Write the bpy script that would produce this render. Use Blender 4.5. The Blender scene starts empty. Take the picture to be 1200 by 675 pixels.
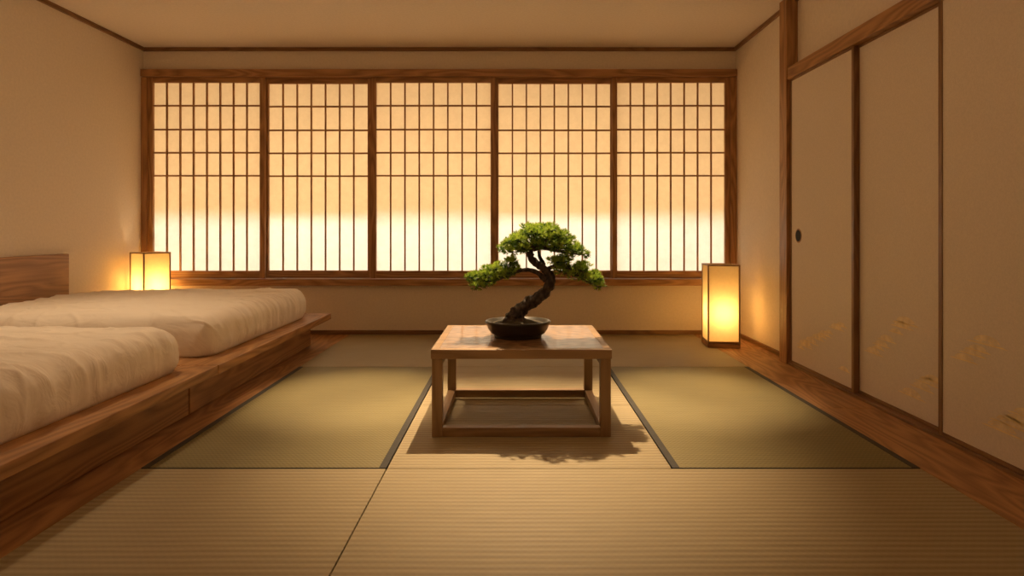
import bpy, bmesh, math, random
from mathutils import Vector, Matrix, noise
random.seed(7)
sc = bpy.context.scene
try:
    sc.view_settings.view_transform = 'Standard'
    sc.view_settings.look = 'None'
except Exception: pass

# ------------------------------------------------------------------ materials
def new_mat(name):
    m = bpy.data.materials.new(name); m.use_nodes = True
    nt = m.node_tree; nt.nodes.clear()
    out = nt.nodes.new('ShaderNodeOutputMaterial')
    return m, nt, out
def N(nt, t, **kw):
    n = nt.nodes.new(t)
    for k, v in kw.items():
        if k in n.inputs: n.inputs[k].default_value = v
        else: setattr(n, k, v)
    return n
def ramp(nt, stops):
    r = nt.nodes.new('ShaderNodeValToRGB')
    e = r.color_ramp.elements
    e[0].position, e[0].color = stops[0][0], (*stops[0][1], 1)
    e[1].position, e[1].color = stops[-1][0], (*stops[-1][1], 1)
    for p, c in stops[1:-1]:
        x = e.new(p); x.color = (*c, 1)
    return r
def math_n(nt, op, a=None, b=None):
    n = nt.nodes.new('ShaderNodeMath'); n.operation = op
    for i, v in enumerate((a, b)):
        if v is None: continue
        if isinstance(v, (int, float)): n.inputs[i].default_value = v
        else: nt.links.new(v, n.inputs[i])
    return n.outputs[0]

def wood(name, axis, light, dark, rough=0.45, ring=14.0, sc_=1.0, coat=0.0, st=0.7):
    m, nt, out = new_mat(name); L = nt.links.new
    tc = N(nt, 'ShaderNodeTexCoord'); mp = N(nt, 'ShaderNodeMapping')
    s = [5.0*sc_]*3; s['xyz'.index(axis)] = st*sc_
    mp.inputs['Scale'].default_value = s
    L(tc.outputs['Object'], mp.inputs['Vector'])
    n1 = N(nt, 'ShaderNodeTexNoise', Scale=1.1, Detail=2.0, Roughness=0.4)
    L(mp.outputs[0], n1.inputs['Vector'])
    v = math_n(nt, 'MULTIPLY', n1.outputs['Fac'], ring)
    v = math_n(nt, 'PINGPONG', v, 0.5)
    v = math_n(nt, 'MULTIPLY', v, 2.0)
    mp2 = N(nt, 'ShaderNodeMapping'); s2 = [90.0]*3; s2['xyz'.index(axis)] = 2.5
    mp2.inputs['Scale'].default_value = s2
    L(tc.outputs['Object'], mp2.inputs['Vector'])
    n2 = N(nt, 'ShaderNodeTexNoise', Scale=1.0, Detail=3.0, Roughness=0.6)
    L(mp2.outputs[0], n2.inputs['Vector'])
    a = math_n(nt, 'MULTIPLY', v, 0.55)
    b = math_n(nt, 'MULTIPLY', n2.outputs['Fac'], 0.65)
    f = math_n(nt, 'ADD', a, b)
    r = ramp(nt, [(0.15, dark), (0.5, tuple((x+y)/2 for x, y in zip(dark, light))), (0.85, light)])
    L(f, r.inputs[0])
    p = N(nt, 'ShaderNodeBsdfPrincipled', Roughness=rough)
    if coat:
        p.inputs['Coat Weight'].default_value = coat; p.inputs['Coat Roughness'].default_value = 0.1
    L(r.outputs[0], p.inputs['Base Color'])
    bp = N(nt, 'ShaderNodeBump', Strength=0.12, Distance=0.003)
    L(f, bp.inputs['Height']); L(bp.outputs[0], p.inputs['Normal'])
    L(p.outputs[0], out.inputs[0])
    return m
def plaster(name, col, var=0.04, scale=60, bump=0.15, rough=0.9):
    m, nt, out = new_mat(name); L = nt.links.new
    tc = N(nt, 'ShaderNodeTexCoord')
    n1 = N(nt, 'ShaderNodeTexNoise', Scale=float(scale), Detail=4.0)
    L(tc.outputs['Object'], n1.inputs['Vector'])
    r = ramp(nt, [(0.3, tuple(c*(1-var) for c in col)), (0.7, tuple(min(1, c*(1+var)) for c in col))])
    L(n1.outputs['Fac'], r.inputs[0])
    p = N(nt, 'ShaderNodeBsdfPrincipled', Roughness=rough)
    L(r.outputs[0], p.inputs['Base Color'])
    bp = N(nt, 'ShaderNodeBump', Strength=bump, Distance=0.002)
    L(n1.outputs['Fac'], bp.inputs['Height']); L(bp.outputs[0], p.inputs['Normal'])
    L(p.outputs[0], out.inputs[0])
    return m
def plain(name, col, rough=0.5, metal=0.0):
    m, nt, out = new_mat(name)
    p = N(nt, 'ShaderNodeBsdfPrincipled', Roughness=rough, Metallic=metal)
    tc = N(nt, 'ShaderNodeTexCoord')
    n1 = N(nt, 'ShaderNodeTexNoise', Scale=30.0, Detail=3.0)
    nt.links.new(tc.outputs['Object'], n1.inputs['Vector'])
    r = ramp(nt, [(0.3, tuple(c*0.85 for c in col)), (0.7, tuple(min(1, c*1.12) for c in col))])
    nt.links.new(n1.outputs['Fac'], r.inputs[0]); nt.links.new(r.outputs[0], p.inputs['Base Color'])
    nt.links.new(p.outputs[0], out.inputs[0])
    return m
def paper(name, col, transp=0.0, diff=0.35, fibre=70, scale_vec=(1, 1, 1)):
    m, nt, out = new_mat(name); L = nt.links.new
    tc = N(nt, 'ShaderNodeTexCoord')
    mp = N(nt, 'ShaderNodeMapping'); mp.inputs['Scale'].default_value = scale_vec
    L(tc.outputs['Object'], mp.inputs['Vector'])
    n1 = N(nt, 'ShaderNodeTexNoise', Scale=float(fibre), Detail=5.0, Roughness=0.7)
    L(mp.outputs[0], n1.inputs['Vector'])
    r = ramp(nt, [(0.3, tuple(c*0.92 for c in col)), (0.7, col)])
    L(n1.outputs['Fac'], r.inputs[0])
    d = N(nt, 'ShaderNodeBsdfDiffuse'); t = N(nt, 'ShaderNodeBsdfTranslucent')
    L(r.outputs[0], d.inputs['Color']); L(r.outputs[0], t.inputs['Color'])
    mx = N(nt, 'ShaderNodeMixShader'); mx.inputs[0].default_value = 1-diff
    L(d.outputs[0], mx.inputs[1]); L(t.outputs[0], mx.inputs[2])
    last = mx.outputs[0]
    if transp > 0:
        tr = N(nt, 'ShaderNodeBsdfTransparent'); tr.inputs[0].default_value = (*col, 1)
        m2 = N(nt, 'ShaderNodeMixShader'); m2.inputs[0].default_value = transp
        L(last, m2.inputs[1]); L(tr.outputs[0], m2.inputs[2]); last = m2.outputs[0]
    L(last, out.inputs[0])
    return m
def tatami(name, light, dark, pitch, fine=0.4):
    """rush weave: ribs running along X, fine warp threads along Y"""
    m, nt, out = new_mat(name); L = nt.links.new
    tc = N(nt, 'ShaderNodeTexCoord'); sp = N(nt, 'ShaderNodeSeparateXYZ')
    L(tc.outputs['Object'], sp.inputs[0])
    row = math_n(nt, 'MULTIPLY', sp.outputs['Y'], 2*math.pi/pitch)
    rib = math_n(nt, 'SINE', row)
    colx = math_n(nt, 'MULTIPLY', sp.outputs['X'], 2*math.pi/(pitch*0.8))
    cs = math_n(nt, 'SINE', colx)
    wv = math_n(nt, 'MULTIPLY', rib, cs)
    a = math_n(nt, 'MULTIPLY', rib, 0.5*(1-fine)); b = math_n(nt, 'MULTIPLY', wv, 0.5*fine)
    h = math_n(nt, 'ADD', a, b); h = math_n(nt, 'ADD', h, 0.5)
    mp = N(nt, 'ShaderNodeMapping'); mp.inputs['Scale'].default_value = (6, 120, 6)
    L(tc.outputs['Object'], mp.inputs['Vector'])
    n1 = N(nt, 'ShaderNodeTexNoise', Scale=1.0, Detail=3.0); L(mp.outputs[0], n1.inputs['Vector'])
    n2 = N(nt, 'ShaderNodeTexNoise', Scale=2.0, Detail=2.0); L(tc.outputs['Object'], n2.inputs['Vector'])
    f = math_n(nt, 'MULTIPLY', h, 0.38)
    f = math_n(nt, 'ADD', f, math_n(nt, 'MULTIPLY', n1.outputs['Fac'], 0.4))
    f = math_n(nt, 'ADD', f, math_n(nt, 'MULTIPLY', n2.outputs['Fac'], 0.22))
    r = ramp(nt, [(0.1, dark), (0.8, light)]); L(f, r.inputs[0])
    p = N(nt, 'ShaderNodeBsdfPrincipled', Roughness=0.6)
    L(r.outputs[0], p.inputs['Base Color'])
    bp = N(nt, 'ShaderNodeBump', Strength=0.4, Distance=0.004)
    L(h, bp.inputs['Height']); L(bp.outputs[0], p.inputs['Normal'])
    L(p.outputs[0], out.inputs[0])
    return m

WL, WD = (0.48, 0.25, 0.10), (0.23, 0.10, 0.035)
wood_x = wood('cedar_x', 'x', WL, WD); wood_y = wood('cedar_y', 'y', WL, WD); wood_z = wood('cedar_z', 'z', WL, WD)
TL, TD = (0.28, 0.145, 0.06), (0.16, 0.072, 0.028)
trim_x = wood('trim_wood_x', 'x', TL, TD); trim_y = wood('trim_wood_y', 'y', TL, TD); trim_z = wood('trim_wood_z', 'z', TL, TD)
OL, OD = (0.38, 0.24, 0.125), (0.23, 0.135, 0.063)
tbl_x = wood('oak_x', 'x', OL, OD, ring=10, rough=0.4)
tbl_top = wood('lacquered_top_painted_dapple', 'x', (0.36, 0.20, 0.09), (0.09, 0.045, 0.02), ring=9, rough=0.35, coat=0.4, st=3.0)  # dark blotches in the wood colour paint the foliage's dappled shade
tbl_y = wood('oak_y', 'y', OL, OD, ring=10)
tbl_z = wood('oak_z', 'z', OL, OD, ring=10)
m_wall = plaster('wall_plaster', (0.82, 0.72, 0.60))
m_ceil = plaster('ceiling_plaster', (0.82, 0.72, 0.61))
m_fus = plaster('fusuma_paper', (0.77, 0.67, 0.56), var=0.05, scale=140, bump=0.25)
m_gold = plain('gold_leaf_ink', (0.93, 0.70, 0.36), 0.4, 0.1)
m_pale = plain('pale_gold_wash', (0.86, 0.72, 0.52), 0.6)
m_black = plain('black_lacquer', (0.012, 0.01, 0.008), 0.3)
m_pull = plain('blackened_iron_pull', (0.008, 0.006, 0.005), 0.8)
m_shoji = paper('shoji_paper', (0.93, 0.92, 0.88), diff=0.35, fibre=25)
m_lamp = paper('washi_lampshade', (0.97, 0.86, 0.60), transp=0.25, diff=0.3, fibre=45)
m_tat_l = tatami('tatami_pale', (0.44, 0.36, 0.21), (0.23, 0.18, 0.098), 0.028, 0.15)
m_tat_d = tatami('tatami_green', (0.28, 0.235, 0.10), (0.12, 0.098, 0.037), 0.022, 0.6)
m_heri = plain('tatami_border_cloth', (0.05, 0.046, 0.04), 0.8)

def linen_mat():
    m, nt, out = new_mat('cotton_duvet'); L = nt.links.new
    tc = N(nt, 'ShaderNodeTexCoord')
    n1 = N(nt, 'ShaderNodeTexNoise', Scale=7.0, Detail=3.0, Distortion=1.5)
    mp = N(nt, 'ShaderNodeMapping'); mp.inputs['Scale'].default_value = (0.6, 1.6, 1.0)
    L(tc.outputs['Object'], mp.inputs['Vector']); L(mp.outputs[0], n1.inputs['Vector'])
    n2 = N(nt, 'ShaderNodeTexNoise', Scale=400.0, Detail=2.0); L(tc.outputs['Object'], n2.inputs['Vector'])
    p = N(nt, 'ShaderNodeBsdfPrincipled', Roughness=0.85)
    p.inputs['Base Color'].default_value = (0.92, 0.85, 0.77, 1)
    h = math_n(nt, 'ADD', n1.outputs['Fac'], math_n(nt, 'MULTIPLY', n2.outputs['Fac'], 0.02))
    bp = N(nt, 'ShaderNodeBump', Strength=0.3, Distance=0.03)
    L(h, bp.inputs['Height']); L(bp.outputs[0], p.inputs['Normal'])
    L(p.outputs[0], out.inputs[0]); return m
m_linen = linen_mat()
def dimmer_mat():  # see-through tint for the added backlight-dimming sheet
    m, nt, out = new_mat('sheer_dimmer'); tr = N(nt, 'ShaderNodeBsdfTransparent')
    tr.inputs[0].default_value = (0.93, 0.79, 0.61, 1)
    d = N(nt, 'ShaderNodeBsdfDiffuse'); d.inputs[0].default_value = (0.6, 0.45, 0.3, 1)
    mx = N(nt, 'ShaderNodeMixShader'); mx.inputs[0].default_value = 0.08
    nt.links.new(tr.outputs[0], mx.inputs[1]); nt.links.new(d.outputs[0], mx.inputs[2])
    nt.links.new(mx.outputs[0], out.inputs[0]); return m
m_dimmer = dimmer_mat()

# ------------------------------------------------------------------ mesh builder
class MB:
    def __init__(s, name, origin=(0, 0, 0)):
        s.name = name; s.o = Vector(origin); s.bm = bmesh.new(); s.mats = []
    def mi(s, mat):
        if mat not in s.mats: s.mats.append(mat)
        return s.mats.index(mat)
    def box(s, x0, x1, y0, y1, z0, z1, mat, rot=None):
        i = s.mi(mat)
        c = [(x0, y0, z0), (x1, y0, z0), (x1, y1, z0), (x0, y1, z0), (x0, y0, z1), (x1, y0, z1), (x1, y1, z1), (x0, y1, z1)]
        vs = []
        for p in c:
            p = Vector(p) - s.o
            if rot: p = rot @ p
            vs.append(s.bm.verts.new(p))
        for f in ((0, 3, 2, 1), (4, 5, 6, 7), (0, 1, 5, 4), (1, 2, 6, 5), (2, 3, 7, 6), (3, 0, 4, 7)):
            fc = s.bm.faces.new([vs[k] for k in f]); fc.material_index = i
    def poly(s, pts, mat):
        f = s.bm.faces.new([s.bm.verts.new(Vector(p)-s.o) for p in pts]); f.material_index = s.mi(mat)
    def lathe(s, prof, mat, seg=48, sx=1, sy=1, centre=(0, 0, 0)):
        i = s.mi(mat); rings = []
        for r, z in prof:
            rings.append([s.bm.verts.new(Vector(centre)-s.o+Vector((r*sx*math.cos(2*math.pi*k/seg), r*sy*math.sin(2*math.pi*k/seg), z))) for k in range(seg)])
        for a, b in zip(rings, rings[1:]):
            for k in range(seg):
                f = s.bm.faces.new((a[k], a[(k+1) % seg], b[(k+1) % seg], b[k])); f.material_index = i; f.smooth = True
        for rg, fl in ((rings[0], True), (rings[-1], False)):
            f = s.bm.faces.new(rg[::-1] if fl else rg); f.material_index = i
    def done(s, bevel=0.0, parent=None, smooth=False, seg=2):
        me = bpy.data.meshes.new(s.name); s.bm.to_mesh(me); s.bm.free()
        for m in s.mats: me.materials.append(m)
        ob = bpy.data.objects.new(s.name, me); sc.collection.objects.link(ob)
        ob.location = s.o
        if smooth:
            for p in me.polygons: p.use_smooth = True
        if bevel:
            b = ob.modifiers.new('bevel', 'BEVEL'); b.width = bevel; b.segments = seg; b.limit_method = 'ANGLE'
        if parent:
            ob.parent = parent; ob.matrix_parent_inverse = Matrix.Translation(-parent.location)
        return ob
def empty(name, loc):
    e = bpy.data.objects.new(name, None); e.location = loc; e.empty_display_size = 0.1
    sc.collection.objects.link(e); return e
def one(name, x0, x1, y0, y1, z0, z1, mat, bevel=0.002, parent=None):
    b = MB(name, ((x0+x1)/2, (y0+y1)/2, (z0+z1)/2)); b.box(x0, x1, y0, y1, z0, z1, mat); return b.done(bevel, parent)

XL, XR, YB, YF, H = -3.13, 1.863, 5.18, -1.6, 2.415

# ------------------------------------------------------------------ shell
one('floor', XL-0.1, XR+0.15, YF-0.1, YB+0.1, -0.15, -0.03, wood_y, 0)
one('ceiling', XL-0.1, XR+0.15, YF-0.1, YB+0.1, H, H+0.1, m_ceil, 0)
one('wall_left', XL-0.1, XL, YF-0.1, YB+0.1, -0.03, H, m_wall, 0)
one('wall_front', XL, XR, YF-0.1, YF, -0.03, H, m_wall, 0)
one('wall_back', XL, XR, YB, YB+0.1, -0.03, 0.42, m_wall, 0)
one('wall_back', XL, XR, YB, YB+0.1, 2.22, H, m_wall, 0)
one('wall_right', XR, XR+0.15, YF-0.1, YB+0.1, -0.03, H, m_wall, 0)
DY0, DY1, KZ = 1.22, 4.04, 1.868
# trims
one('trim_1', XL, XR, YB-0.02, YB, H-0.03, H, trim_x)
one('trim_2', XL, XL+0.02, YF, YB-0.02, H-0.03, H, trim_y)
one('trim_3', XR-0.02, XR, DY1+0.14, YB-0.02, H-0.03, H, trim_y)
one('trim_4', XR-0.02, XR, YF, DY1, H-0.03, H, trim_y)
one('baseboard_back', -3.1, XR-0.02, YB-0.018, YB, 0.001, 0.035, trim_x)
one('baseboard_right', XR-0.018, XR, DY1+0.14, YB-0.018, 0.001, 0.03, trim_y)
one('baseboard_left', XL, XL+0.018, 4.76, YB, 0.001, 0.035, trim_y)
one('trim_5', XR-0.075, XR, DY1, DY1+0.11, 0.0, H, wood_z, 0.003)      # door post
one('trim_6', XR-0.07, XR, DY0, DY1, KZ, KZ+0.08, wood_y, 0.003)      # kamoi
one('trim_7', XR-0.065, XR, DY0, DY1, -0.03, 0.012, trim_y, 0.002)      # threshold
one('trim_8', XR-0.075, XR, DY0-0.12, DY0, 0.0, H, wood_z, 0.003)
# timber border boards
ys = [YF, -0.2, 1.3, 3.05, 4.3, YB]
k = 9
TXL, TXR = -1.39, 1.51
for a, c in zip(ys, ys[1:]):
    one('trim_%d' % k, TXR, XR-0.066, a+0.001, c-0.001, -0.03, 0.0, wood_y, 0.0015); k += 1
one('trim_%d' % k, XR-0.065, XR, DY1, YB, -0.03, 0.0, wood_y, 0.0015); k += 1
one('trim_%d' % k, XL, TXL, YF, 4.0, -0.03, 0.0, wood_y, 0.0015); k += 1
one('trim_%d' % k, XL, TXL, 4.0, YB, -0.03, 0.0, wood_y, 0.0015); k += 1

# tatami
def mat_(x0, x1, y0, y1, m, borders=()):
    b = MB('tatami_mat', ((x0+x1)/2, (y0+y1)/2, 0)); g = 0.002
    b.box(x0+g, x1-g, y0+g, y1-g, -0.03, 0.0, m)
    w = 0.03
    if 'l' in borders: b.box(x0+g, x0+w, y0+g, y1-g, -0.02, 0.0018, m_heri)
    if 'r' in borders: b.box(x1-w, x1-g, y0+g, y1-g, -0.02, 0.0018, m_heri)
    if 'f' in borders: b.box(x0+g, x1-g, y0+g, y0+0.007, -0.02, 0.0016, m_heri)
    return b.done(0.002)
R1, R2 = 2.28, 3.96
XA, XB = -0.475, 0.585
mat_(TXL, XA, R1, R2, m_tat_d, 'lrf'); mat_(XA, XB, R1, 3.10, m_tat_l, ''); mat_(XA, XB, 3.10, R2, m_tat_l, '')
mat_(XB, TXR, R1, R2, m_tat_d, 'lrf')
mat_(TXL, XA, R2, YB-0.02, m_tat_l); mat_(XA, XB, R2, YB-0.02, m_tat_l); mat_(XB, TXR, R2, YB-0.02, m_tat_l)
mat_(TXL, XA, 0.45, R1, m_tat_l); mat_(XA, TXR, 0.45, R1, m_tat_l)
mat_(TXL, XA, YF, 0.45, m_tat_l); mat_(XA, TXR, YF, 0.45, m_tat_l)

# ------------------------------------------------------------------ shoji windows
b = MB('window_frame', (0, YB, 1.3))
b.box(XL, -3.083, YB-0.035, YB+0.10, 0.47, 2.16, wood_z); b.box(1.81, XR, YB-0.035, YB+0.10, 0.47, 2.16, wood_z)
b.box(XL, XR, YB-0.045, YB+0.10, 2.165, 2.225, wood_x)
b.box(XL, XR, YB-0.06, YB+0.10, 0.415, 0.47, wood_x)
b.done(0.003)
pap = [(-3.043, -2.144, 7), (-2.086, -1.245, 6), (-1.165, -0.201, 7), (-0.137, 0.813, 7), (0.863, 1.770, 7)]
for i, (xa, xb, nv) in enumerate(pap):
    y0 = YB - 0.012 if i % 2 == 0 else YB + 0.026
    y1 = y0 + 0.032
    b = MB('window_%d' % (i+1), ((xa+xb)/2, y0, 1.3))
    sw = 0.042
    b.box(xa-sw, xa, y0, y1, 0.472, 2.163, wood_z); b.box(xb, xb+sw, y0, y1, 0.472, 2.163, wood_z)
    b.box(xa, xb, y0+0.001, y1, 2.12, 2.163, wood_x); b.box(xa, xb, y0+0.001, y1, 0.472, 0.535, wood_x)
    for j in range(nv):
        x = xa + (xb-xa)*(j+1)/(nv+1)
        b.box(x-0.006, x+0.006, y0+0.006, y0+0.022, 0.535, 2.12, wood_z)
    for z in (1.926, 1.725, 1.530, 1.336):
        b.box(xa, xb, y0+0.004, y0+0.021, z-0.0065, z+0.0065, wood_x)
    b.box(xa, xb, y0+0.0225, y0+0.024, 0.535, 2.12, m_shoji)
    b.done()
one('window_dimmer_sheet', XL-0.05, XR+0.05, YB+0.145, YB+0.147, 0.985, 2.4, m_dimmer, 0)  # unseen sheet added outside to dim and warm the upper backlight

# ------------------------------------------------------------------ fusuma
def fan(b, x, y, z, s):
    """small pine-cloud motif painted on the panel: pale scalloped cloud + gold ribbons"""
    q = lambda r, a, e=0: (x-e, y+s*r*math.cos(a), z+0.5*s*r*math.sin(a))
    n = 14; A = [math.pi*(0.10+0.80*t/n) for t in range(n+1)]
    b.poly([(x+0.0004, y, z)]+[(x+0.0004, y+s*0.95*math.cos(a), z+0.47*s*math.sin(a)) for a in A], m_pale)
    for r0, r1 in ((0.52, 0.58), (0.74, 0.79), (0.95, 1.02)):
        for t in range(n):
            b.poly([q(r0, A[t]), q(r0, A[t+1]), q(r1, A[t+1]), q(r1, A[t])], m_gold)
    for a in A[1:-1:2]:
        b.poly([q(0.2, a-.03), q(0.95, a-.012), q(0.95, a+.012), q(0.2, a+.03)], m_gold)
    b.poly([(x, y-s*1.5, z-.002), (x, y+s*1.5, z), (x, y+s*1.1, z+0.005), (x, y-s*1.1, z+0.004)], m_gold)
edges = [DY1, 3.276, 2.622, 1.92, DY0]
rnd = random.Random(3)
for i in range(4):
    ya, yb = edges[i+1], edges[i]
    x0 = XR-0.055 if i % 2 == 0 else XR-0.0275
    x1 = x0+0.026
    if i % 2 == 1: ya -= 0.02; yb += 0.02
    b = MB('door_%d' % (i+1), (x0, (ya+yb)/2, 0.95)); w = 0.022
    b.box(x0, x1, ya, ya+w, 0.014, KZ-.001, trim_z); b.box(x0, x1, yb-w, yb, 0.014, KZ-.001, trim_z)
    b.box(x0, x1, ya+w, yb-w, 0.014, 0.030, trim_y); b.box(x0, x1, ya+w, yb-w, KZ-.014, KZ-.001, trim_y)
    b.box(x0+0.004, x1-0.004, ya+w, yb-w, 0.030, KZ-.014, m_fus)
    for t in range(11):
        yy = ya+0.1+(yb-ya-0.2)*((t*0.382) % 1.0); zz = 0.11+0.36*((t*0.618+i*.3) % 1.0)*(1 if i else .7)
        fan(b, x0+0.003, yy, zz, rnd.uniform(0.035, 0.075))
    if i in (0, 3):
        cy = 3.92 if i == 0 else DY0+0.1
        for r, xx, m in ((0.046, x0+0.0035, wood_z), (0.037, x0+0.002, m_pull)):
            b.poly([(xx, cy+r*math.cos(-a*math.pi/12), 0.845+r*math.sin(-a*math.pi/12)) for a in range(24)], m)
    b.done()

# ------------------------------------------------------------------ beds
def duvet(name, x0, x1, y0, y1, z0, z1, seed, parent):
    nx, ny, nz = 170, 170, 18
    o = Vector(((x0+x1)/2, (y0+y1)/2, z0)); hx, hy, hz = (x1-x0)/2, (y1-y0)/2, (z1-z0)
    bm = bmesh.new(); V = {}
    R = 0.10
    def vert(i, j, k):
        if (i, j, k) in V: return V[(i, j, k)]
        u = -1+2*i/nx; v = -1+2*j/ny; w = k/nz
        p = Vector((u*hx, v*hy, w*hz))
        zr = min(R, hz*0.55)
        inner = Vector((max(-hx+R, min(hx-R, p.x)), max(-hy+R, min(hy-R, p.y)), min(hz-zr, p.z)))
        d = p-inner
        dd = Vector((d.x/R, d.y/R, max(0, d.z)/zr)); L = dd.length
        if L > 1e-6:
            m_ = max(abs(dd.x), abs(dd.y), abs(dd.z)); dd = dd*(m_/L)
            p = inner+Vector((dd.x*R, dd.y*R, dd.z*zr))
            if d.z < 0: p.z = w*hz
            n = dd.normalized()
        else: n = Vector((0, 0, 1))
        if w < 0.35:
            t = (0.35-w)/0.35
            p.x -= math.copysign(1, p.x)*0.015*t*t*min(1, abs(dd.x)) if L > 1e-6 else 0
            p.y -= math.copysign(1, p.y)*0.015*t*t*min(1, abs(dd.y)) if L > 1e-6 else 0
        q = Vector((p.x+seed*7.3, p.y, p.z))
        f = noise.noise(q*2.0)*0.012
        side = min(1, (abs(dd.x)+abs(dd.y))) if L > 1e-6 else 0
        f += side*noise.noise(Vector((q.x*6, q.y*18, q.z*3+9)))*0.012
        wp = noise.noise(q*1.7)*0.5
        fx = noise.noise(Vector((q.x*1.3+q.y*1.6+wp, q.y*4.2-q.x*2.0+wp, 5.0)))
        g = 1-abs(fx)*5
        f += max(0, g)*max(0, g)*0.012*(0.5+0.5*noise.noise(q*3+Vector((3, 3, 3)))+.2)
        g2 = 1-abs(noise.noise(Vector((q.x*3.2-q.y*2.5+wp*2, q.y*6.0+q.x*3, 11.0))))*7
        f += max(0, g2)**2*0.006
        crown = 0.014*(1-u*u)*(1-v*v) if w > 0.5 else 0
        fade = min(1, w*4)
        p = p+n*f*fade; p.z += crown
        if k == 0: p.z = 0
        V[(i, j, k)] = bm.verts.new(p); return V[(i, j, k)]
    def quad(a, b_, c, d):
        f = bm.faces.new((vert(*a), vert(*b_), vert(*c), vert(*d))); f.smooth = True
    for i in range(nx):
        for j in range(ny):
            quad((i, j, nz), (i+1, j, nz), (i+1, j+1, nz), (i, j+1, nz))
            quad((i, j+1, 0), (i+1, j+1, 0), (i+1, j, 0), (i, j, 0))
    for i in range(nx):
        for k in range(nz):
            quad((i, 0, k), (i+1, 0, k), (i+1, 0, k+1), (i, 0, k+1))
            quad((i+1, ny, k), (i, ny, k), (i, ny, k+1), (i+1, ny, k+1))
    for j in range(ny):
        for k in range(nz):
            quad((nx, j, k), (nx, j+1, k), (nx, j+1, k+1), (nx, j, k+1))
            quad((0, j+1, k), (0, j, k), (0, j, k+1), (0, j+1, k+1))
    me = bpy.data.meshes.new(name); bm.to_mesh(me); bm.free(); me.materials.append(m_linen)
    ob = bpy.data.objects.new(name, me); ob.location = o; sc.collection.objects.link(ob)
    ob.parent = parent; ob.matrix_parent_inverse = Matrix.Translation(-parent.location)
def bed(y0, y1, my0, my1, hb0, hb1, seed):
    e = empty('platform_bed', (-2.3, (y0+y1)/2, 0))
    b = MB('platform', (-1.9, (y0+y1)/2, 0.12))
    b.box(XL+0.002, -1.556, y0+0.004, y1-0.004 if y1 < 4 else y1-0.06, 0.001, 0.192, wood_y)
    b.box(-1.60, -1.417, y0+0.002, y1-0.002, 0.192, 0.237, wood_y)
    b.box(XL+0.002, -1.601, y0+0.002, y1-0.002, 0.192, 0.2365, wood_y)
    b.done(0.003, e)
    one('headboard', XL+0.002, XL+0.05, hb0, hb1, 0.238, 0.716, wood_y, 0.004, e)
    duvet('duvet', XL+0.06, -1.535, my0, my1, 0.238, 0.445, seed, e)
bed(2.942, 4.75, 3.10, 4.56, 3.02, 4.25, 1.0)
bed(1.05, 2.938, 1.22, 2.86, 1.25, 2.75, 2.3)

# ------------------------------------------------------------------ low table
TX0, TX1, TY0, TY1, TZ = -0.353, 0.411, 2.62, 3.28, 0.375
b = MB('low_table', (0.029, 2.95, 0.2)); L_ = 0.044
b.box(TX0-0.004, TX1+0.004, TY0-0.004, TY1+0.004, TZ-0.04, TZ-0.0005, tbl_x)
b.box(TX0+0.028, TX1-0.028, TY0+0.028, TY1-0.028, TZ-0.01, TZ, tbl_top)
for x in (TX0, TX1-L_):
    for y in (TY0, TY1-L_):
        b.box(x, x+L_, y, y+L_, 0.001, TZ-0.04, tbl_z)
    b.box(x+0.003, x+L_-0.003, TY0+L_, TY1-L_, 0.001, 0.04, tbl_y)
    b.box(x+0.003, x+L_-0.003, TY0+L_, TY1-L_, TZ-0.075, TZ-0.04, tbl_y)
for y in (TY0, TY1-L_):
    b.box(TX0+L_, TX1-L_, y+0.003, y+L_-0.003, 0.001, 0.04, tbl_x)
b.done(0.002)

# ------------------------------------------------------------------ bonsai
PX, PY = 0.016, 2.93
bon = empty('bonsai_tree', (PX, PY, TZ))
m_pot = plain('dark_glazed_pot', (0.035, 0.03, 0.022), 0.35)
m_soil = plaster('moss_soil', (0.045, 0.035, 0.018), var=0.5, scale=120, bump=1.0)
b = MB('pot', (PX, PY, TZ))
c = (PX, PY, TZ)
b.lathe([(0.10, 0.0005), (0.112, 0.0005), (0.114, 0.008), (0.11, 0.012), (0.128, 0.02), (0.142, 0.04), (0.147, 0.058), (0.155, 0.066), (0.157, 0.074), (0.154, 0.078), (0.143, 0.078), (0.138, 0.06)], m_pot, 64, 1, 0.85, c)
b.done(0, bon)
b = MB('soil', (PX, PY, TZ))
b.lathe([(0.136, 0.05), (0.138, 0.062), (0.12, 0.068), (0.08, 0.076), (0.04, 0.084), (0.01, 0.087)], m_soil, 48, 1, 0.85, c)
b.done(0, bon)

def bark():
    m, nt, out = new_mat('pine_bark'); L = nt.links.new
    tc = N(nt, 'ShaderNodeTexCoord'); v = N(nt, 'ShaderNodeTexVoronoi', Scale=70.0)
    n = N(nt, 'ShaderNodeTexNoise', Scale=60.0, Detail=5.0)
    mp = N(nt, 'ShaderNodeMapping'); mp.inputs['Scale'].default_value = (1, 1, 0.5)
    L(tc.outputs['Object'], mp.inputs[0]); L(mp.outputs[0], v.inputs['Vector']); L(mp.outputs[0], n.inputs['Vector'])
    f = math_n(nt, 'MULTIPLY', v.outputs['Distance'], n.outputs['Fac'])
    r = ramp(nt, [(0.0, (0.11, 0.078, 0.055)), (0.4, (0.024, 0.017, 0.013))]); L(f, r.inputs[0])
    p = N(nt, 'ShaderNodeBsdfPrincipled', Roughness=0.7); L(r.outputs[0], p.inputs['Base Color'])
    bp = N(nt, 'ShaderNodeBump', Strength=0.9, Distance=0.006); bp.invert = True
    L(f, bp.inputs['Height']); L(bp.outputs[0], p.inputs['Normal']); L(p.outputs[0], out.inputs[0]); return m
m_bark = bark()
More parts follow.
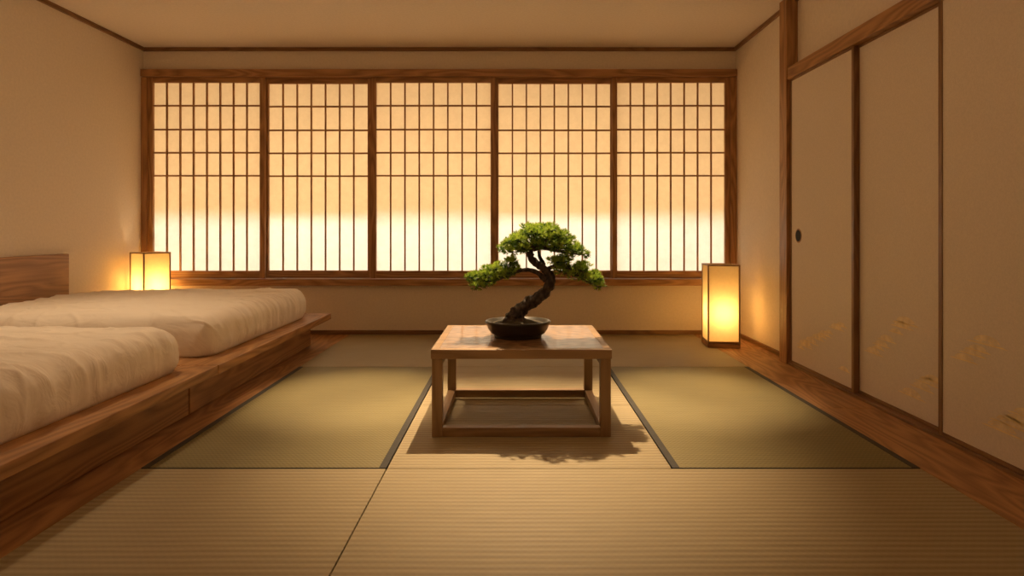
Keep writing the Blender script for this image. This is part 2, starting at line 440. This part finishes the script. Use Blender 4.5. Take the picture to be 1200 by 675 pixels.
def catmull(P, n=8):
    out = []; Q = [P[0]]+P+[P[-1]]
    for i in range(1, len(Q)-2):
        for t in range(n):
            t /= n; p0, p1, p2, p3 = (Vector(Q[i+k]) for k in (-1, 0, 1, 2))
            out.append(0.5*((2*p1)+(-p0+p2)*t+(2*p0-5*p1+4*p2-p3)*t*t+(-p0+3*p1-3*p2+p3)*t**3))
    out.append(Vector(P[-1])); return out
def tube(bm, P, seg=14, rough=0.16):
    """P: (x cm, y cm, z cm, radius cm)"""
    S = catmull([Vector(p) for p in P]); rings = []
    for i, s in enumerate(S):
        p = Vector(s[:3])/100; r = s[3]/100
        a = Vector(S[min(i+1, len(S)-1)][:3])-Vector(S[max(i-1, 0)][:3]); a.normalize()
        u = a.cross(Vector((0, 1, 0))).normalized(); v = a.cross(u).normalized()
        ring = []
        for k in range(seg):
            th = 2*math.pi*k/seg; d = u*math.cos(th)+v*math.sin(th)
            q = p+d*r; rr = r*(1+rough*2*noise.noise(q*45)+rough*noise.noise(q*110))
            ring.append(bm.verts.new(p+d*rr))
        rings.append(ring)
    for a, b_ in zip(rings, rings[1:]):
        for k in range(seg):
            f = bm.faces.new((a[k], a[(k+1) % seg], b_[(k+1) % seg], b_[k])); f.smooth = True
    bm.faces.new(rings[0]); bm.faces.new(rings[-1][::-1])
b = MB('trunk', (0, 0, 0)); b.mi(m_bark)
y = PY*100
tube(b.bm, [(-1, y, 42.5, 5.4), (-.5, y, 45, 4.4), (1.5, y, 48.5, 3.5), (5.5, y-.5, 52.5, 2.9), (12, y-1, 56.5, 2.6), (16.3, y-1, 61.5, 2.4), (16.4, y-.5, 67, 2.1), (12.5, y, 71.0, 1.8), (7.8, y+1, 75, 1.6), (8.2, y+1, 80.5, 1.2), (12.5, y, 85, 0.7)], 22, 0.22)
tube(b.bm, [(15, y, 64.5, 1.4), (10, y-1, 68.5, 1.1), (4, y-2, 69.5, .9), (-3, y-2, 67.2, .75), (-9, y-2, 65.6, .6), (-16, y-1, 64, .4)], 10)
tube(b.bm, [(14.6, y, 69, 1.3), (19, y-1, 71.0, .95), (25, y-2, 69.8, .75), (31, y-2, 67.6, .6), (37, y-1, 64, .4)], 10)
tube(b.bm, [(9, y, 76, 1.1), (4, y+1, 79.5, .85), (-2, y+1, 79.2, .5)], 8)
tube(b.bm, [(9, y, 79, 1.1), (16, y-1, 80.5, .85), (22, y, 79.6, .6), (27, y, 79.4, .4)], 8)
tube(b.bm, [(14, y, 72, 1.0), (12, y+6, 76, .8), (12, y+10, 80, .5)], 8)
for ang in (0.2, 1.3, 2.6, 3.6, 4.6, 5.5):
    dx, dy = math.cos(ang), math.sin(ang)
    tube(b.bm, [(dx*2, y+dy*2, 46, 2.0), (dx*5, y+dy*4.5, 44.8, 1.4), (dx*8, y+dy*7, 43.2, .7)], 8)
twig_bm = b

def needle_mat(name, c1, c2):
    m, nt, out = new_mat(name); L = nt.links.new
    tc = N(nt, 'ShaderNodeTexCoord'); n = N(nt, 'ShaderNodeTexNoise', Scale=35.0, Detail=2.0)
    L(tc.outputs['Object'], n.inputs['Vector'])
    r = ramp(nt, [(0.35, c1), (0.65, c2)]); L(n.outputs['Fac'], r.inputs[0])
    p = N(nt, 'ShaderNodeBsdfPrincipled', Roughness=0.5); L(r.outputs[0], p.inputs['Base Color'])
    t = N(nt, 'ShaderNodeBsdfTranslucent'); L(r.outputs[0], t.inputs[0])
    mx = N(nt, 'ShaderNodeMixShader'); mx.inputs[0].default_value = 0.35
    L(p.outputs[0], mx.inputs[1]); L(t.outputs[0], mx.inputs[2]); L(mx.outputs[0], out.inputs[0]); return m
m_n1 = needle_mat('pine_needles_lit', (0.25, 0.40, 0.045), (0.50, 0.62, 0.09))
m_n2 = needle_mat('pine_needles_shaded', (0.06, 0.15, 0.022), (0.15, 0.26, 0.038))
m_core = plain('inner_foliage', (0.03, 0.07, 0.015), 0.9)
clumps = []
top = [(11.8, 88.6, 4.8), (3.7, 85.6, 4.4), (21.1, 86, 4.4), (-3.0, 80.4, 3.9), (27.6, 80.6, 3.9), (10.8, 83.2, 3.8), (17, 89.4, 3.8), (6.5, 89.2, 3.6), (19, 81.5, 3.5), (3.5, 80.5, 3.5), (14.8, 85.2, 3.3), (25.2, 83.8, 3.3), (-1, 83.6, 3.0), (31, 79, 2.2)]
lft = [(-11.4, 66.3, 4.0), (-5.0, 68, 3.8), (-17.8, 64.3, 3.4), (-0.4, 70.6, 2.7), (-12.6, 69.6, 3.0), (-6.5, 71.4, 2.8), (-19, 66.8, 2.4), (-1, 74, 2.2)]
rgt = [(22.8, 71.3, 3.5), (29.3, 69, 4.0), (35, 66, 3.7), (24.8, 75.4, 3.3), (38.8, 63.4, 2.7), (32.8, 71.4, 3.2), (20.3, 74.2, 2.6), (38, 67.5, 2.2)]
for L0, spread, mid in ((top, 8, (11, 81)), (lft, 5.5, (-6, 66.5)), (rgt, 5.5, (28, 69))):
    for (x, z, r) in L0:
        clumps.append((x, random.uniform(-1.5, 1.5), z, r, mid))
        for s in (-1, 1):
            clumps.append((x+random.uniform(-2, 2), s*spread*random.uniform(.75, 1.05), z-1.2+random.uniform(-1, .6), r*0.85, mid))
b = MB('foliage', (0, 0, 0)); iN1, iN2, iC = b.mi(m_n1), b.mi(m_n2), b.mi(m_core); bm = b.bm
FL = 0.5
for (cx, cy, cz, r, mid) in clumps:
    tube(twig_bm.bm, [(mid[0], y-.5, mid[1]-1, .5), ((mid[0]+cx)/2, y+cy*.5, (mid[1]+cz)/2-1.2, .38), (cx, y+cy, cz-.4, .22)], 6)
    c0 = Vector((cx/100, PY+cy/100, cz/100)); rr = r/100
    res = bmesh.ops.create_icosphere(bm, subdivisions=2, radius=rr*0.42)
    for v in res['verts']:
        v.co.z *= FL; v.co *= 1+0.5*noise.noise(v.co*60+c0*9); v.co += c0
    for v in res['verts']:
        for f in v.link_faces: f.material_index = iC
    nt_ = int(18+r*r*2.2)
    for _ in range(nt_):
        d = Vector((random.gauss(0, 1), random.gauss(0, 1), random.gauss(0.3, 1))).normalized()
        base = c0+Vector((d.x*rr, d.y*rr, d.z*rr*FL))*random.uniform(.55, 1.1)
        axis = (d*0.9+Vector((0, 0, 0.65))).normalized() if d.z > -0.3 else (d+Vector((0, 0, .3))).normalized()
        mi = iN1 if (d.z > 0.0 and random.random() < .85) or random.random() < .25 else iN2  # light and shade in the colour: mostly lit tone on top, shaded below
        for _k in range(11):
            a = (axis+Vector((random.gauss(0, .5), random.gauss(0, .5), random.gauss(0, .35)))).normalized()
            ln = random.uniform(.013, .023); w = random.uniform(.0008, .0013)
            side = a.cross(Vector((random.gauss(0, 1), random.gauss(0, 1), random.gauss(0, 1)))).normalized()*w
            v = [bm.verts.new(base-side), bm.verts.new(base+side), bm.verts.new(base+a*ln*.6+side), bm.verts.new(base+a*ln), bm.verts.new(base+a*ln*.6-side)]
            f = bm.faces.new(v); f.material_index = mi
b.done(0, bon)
twig_bm.done(0, bon)

# ------------------------------------------------------------------ paper floor lamps
def lamp(x, y, w, h, rotz, pw):
    b = MB('paper_floor_lamp', (x, y, 0)); hw = w/2; R = Matrix.Rotation(rotz, 3, 'Z'); t = 0.010
    def B(a0, a1, b0, b1, z0, z1, m): b.box(x+a0, x+a1, y+b0, y+b1, z0, z1, m, R)
    B(-hw, hw, -hw, hw, 0.001, 0.028, wood_x)
    B(-hw+.01, hw-.01, -hw+.01, hw-.01, 0.028, 0.036, wood_x)
    for sx in (-1, 1):
        for sy in (-1, 1):
            B(*sorted((sx*hw, sx*(hw-t))), *sorted((sy*hw, sy*(hw-t))), 0.028, h, tbl_z)
    for s in (-1, 1):
        for z in (0.036, h-0.010):
            B(-hw+t, hw-t, *sorted((s*hw, s*(hw-t))), z, z+0.010, tbl_x)
            B(*sorted((s*hw, s*(hw-t))), -hw+t, hw-t, z, z+0.010, tbl_y)
        a = hw-t*0.6
        B(-hw+t, hw-t, *sorted((s*a, s*(a-.001))), 0.046, h-0.010, m_lamp)
        B(*sorted((s*a, s*(a-.001))), -hw+t, hw-t, 0.046, h-0.010, m_lamp)
    B(-.02, .02, -.02, .02, 0.036, 0.10, m_black)
    b.done(0.0015)
    ld = bpy.data.lights.new('paper_lamp_bulb', 'POINT'); ld.energy = pw; ld.color = (1, .67, .33); ld.shadow_soft_size = 0.03
    lo = bpy.data.objects.new('paper_lamp_bulb', ld); lo.location = (x, y, h*(0.42 if x > 0 else 0.6)); sc.collection.objects.link(lo)
lamp(1.575, 4.70, 0.235, 0.62, math.radians(-6), 4.0)
lamp(-2.955, 4.985, 0.215, 0.70, math.radians(-32), 5.5)

# ------------------------------------------------------------------ lights
WARM = (1.0, 0.70, 0.40)
def downlight(x, y, pw, ang, tgt, blend=0.6, size=0.03, col=WARM):
    b = MB('recessed_downlight', (x, y, H))
    b.lathe([(0.06, -0.012), (0.06, -0.001)], m_black, 32, 1, 1, (x, y, H)); b.done()
    ld = bpy.data.lights.new('downlight_beam', 'SPOT'); ld.energy = pw; ld.color = col
    ld.spot_size = math.radians(ang); ld.spot_blend = blend; ld.shadow_soft_size = size
    lo = bpy.data.objects.new('downlight_beam', ld); lo.location = (x, y, H-0.05)
    lo.rotation_euler = (Vector(tgt)-lo.location).to_track_quat('-Z', 'Y').to_euler(); sc.collection.objects.link(lo)
downlight(0.03, 3.62, 470, 52, (0.05, 2.78, 0.2), 1.0, 0.014)
downlight(-1.0, 3.7, 340, 33, (-0.84, 3.3, 0), 1.0, 0.05)
downlight(1.1, 3.7, 340, 33, (0.96, 3.3, 0), 1.0, 0.05)
downlight(-2.2, 3.2, 68, 90, (-2.2, 2.8, 0.3), 1.0, 0.08)  # extra downlight added to brighten the duvets
b = MB('fill_light_disc', (-0.3, 1.7, H))  # plain disc added above an out-of-view ambient fill light
b.lathe([(0.2, -0.012), (0.2, -0.001)], wood_x, 32, 1, 1, (-0.3, 1.7, H)); b.done()
ld = bpy.data.lights.new('ambient_fill', 'POINT'); ld.energy = 12; ld.color = (1, .58, .30); ld.shadow_soft_size = 0.25  # soft warm fill added for room ambience
lo = bpy.data.objects.new('ambient_fill', ld); lo.location = (-0.3, 1.7, 2.0); sc.collection.objects.link(lo)
ld = bpy.data.lights.new('garden_light', 'AREA'); ld.shape = 'RECTANGLE'; ld.size = 6.5; ld.size_y = 1.7; ld.energy = 232; ld.color = (1, .82, .61)
lo = bpy.data.objects.new('garden_light', ld); lo.location = (-0.63, 6.5, 1.12); lo.rotation_euler = (math.radians(-90), 0, 0)
sc.collection.objects.link(lo)

w = bpy.data.worlds.new('world'); sc.world = w; w.use_nodes = True
w.node_tree.nodes['Background'].inputs[0].default_value = (1, .7, .4, 1); w.node_tree.nodes['Background'].inputs[1].default_value = 0.15

# ------------------------------------------------------------------ camera
cd = bpy.data.cameras.new('camera'); cd.sensor_width = 36; cd.lens = 36*720/1200
cd.shift_x = -3/1200; cd.shift_y = -69.5/1200; cd.clip_start = 0.02
co = bpy.data.objects.new('camera', cd); co.location = (0, 0, 0.89); co.rotation_euler = (math.radians(90), 0, 0)
sc.collection.objects.link(co); sc.camera = co
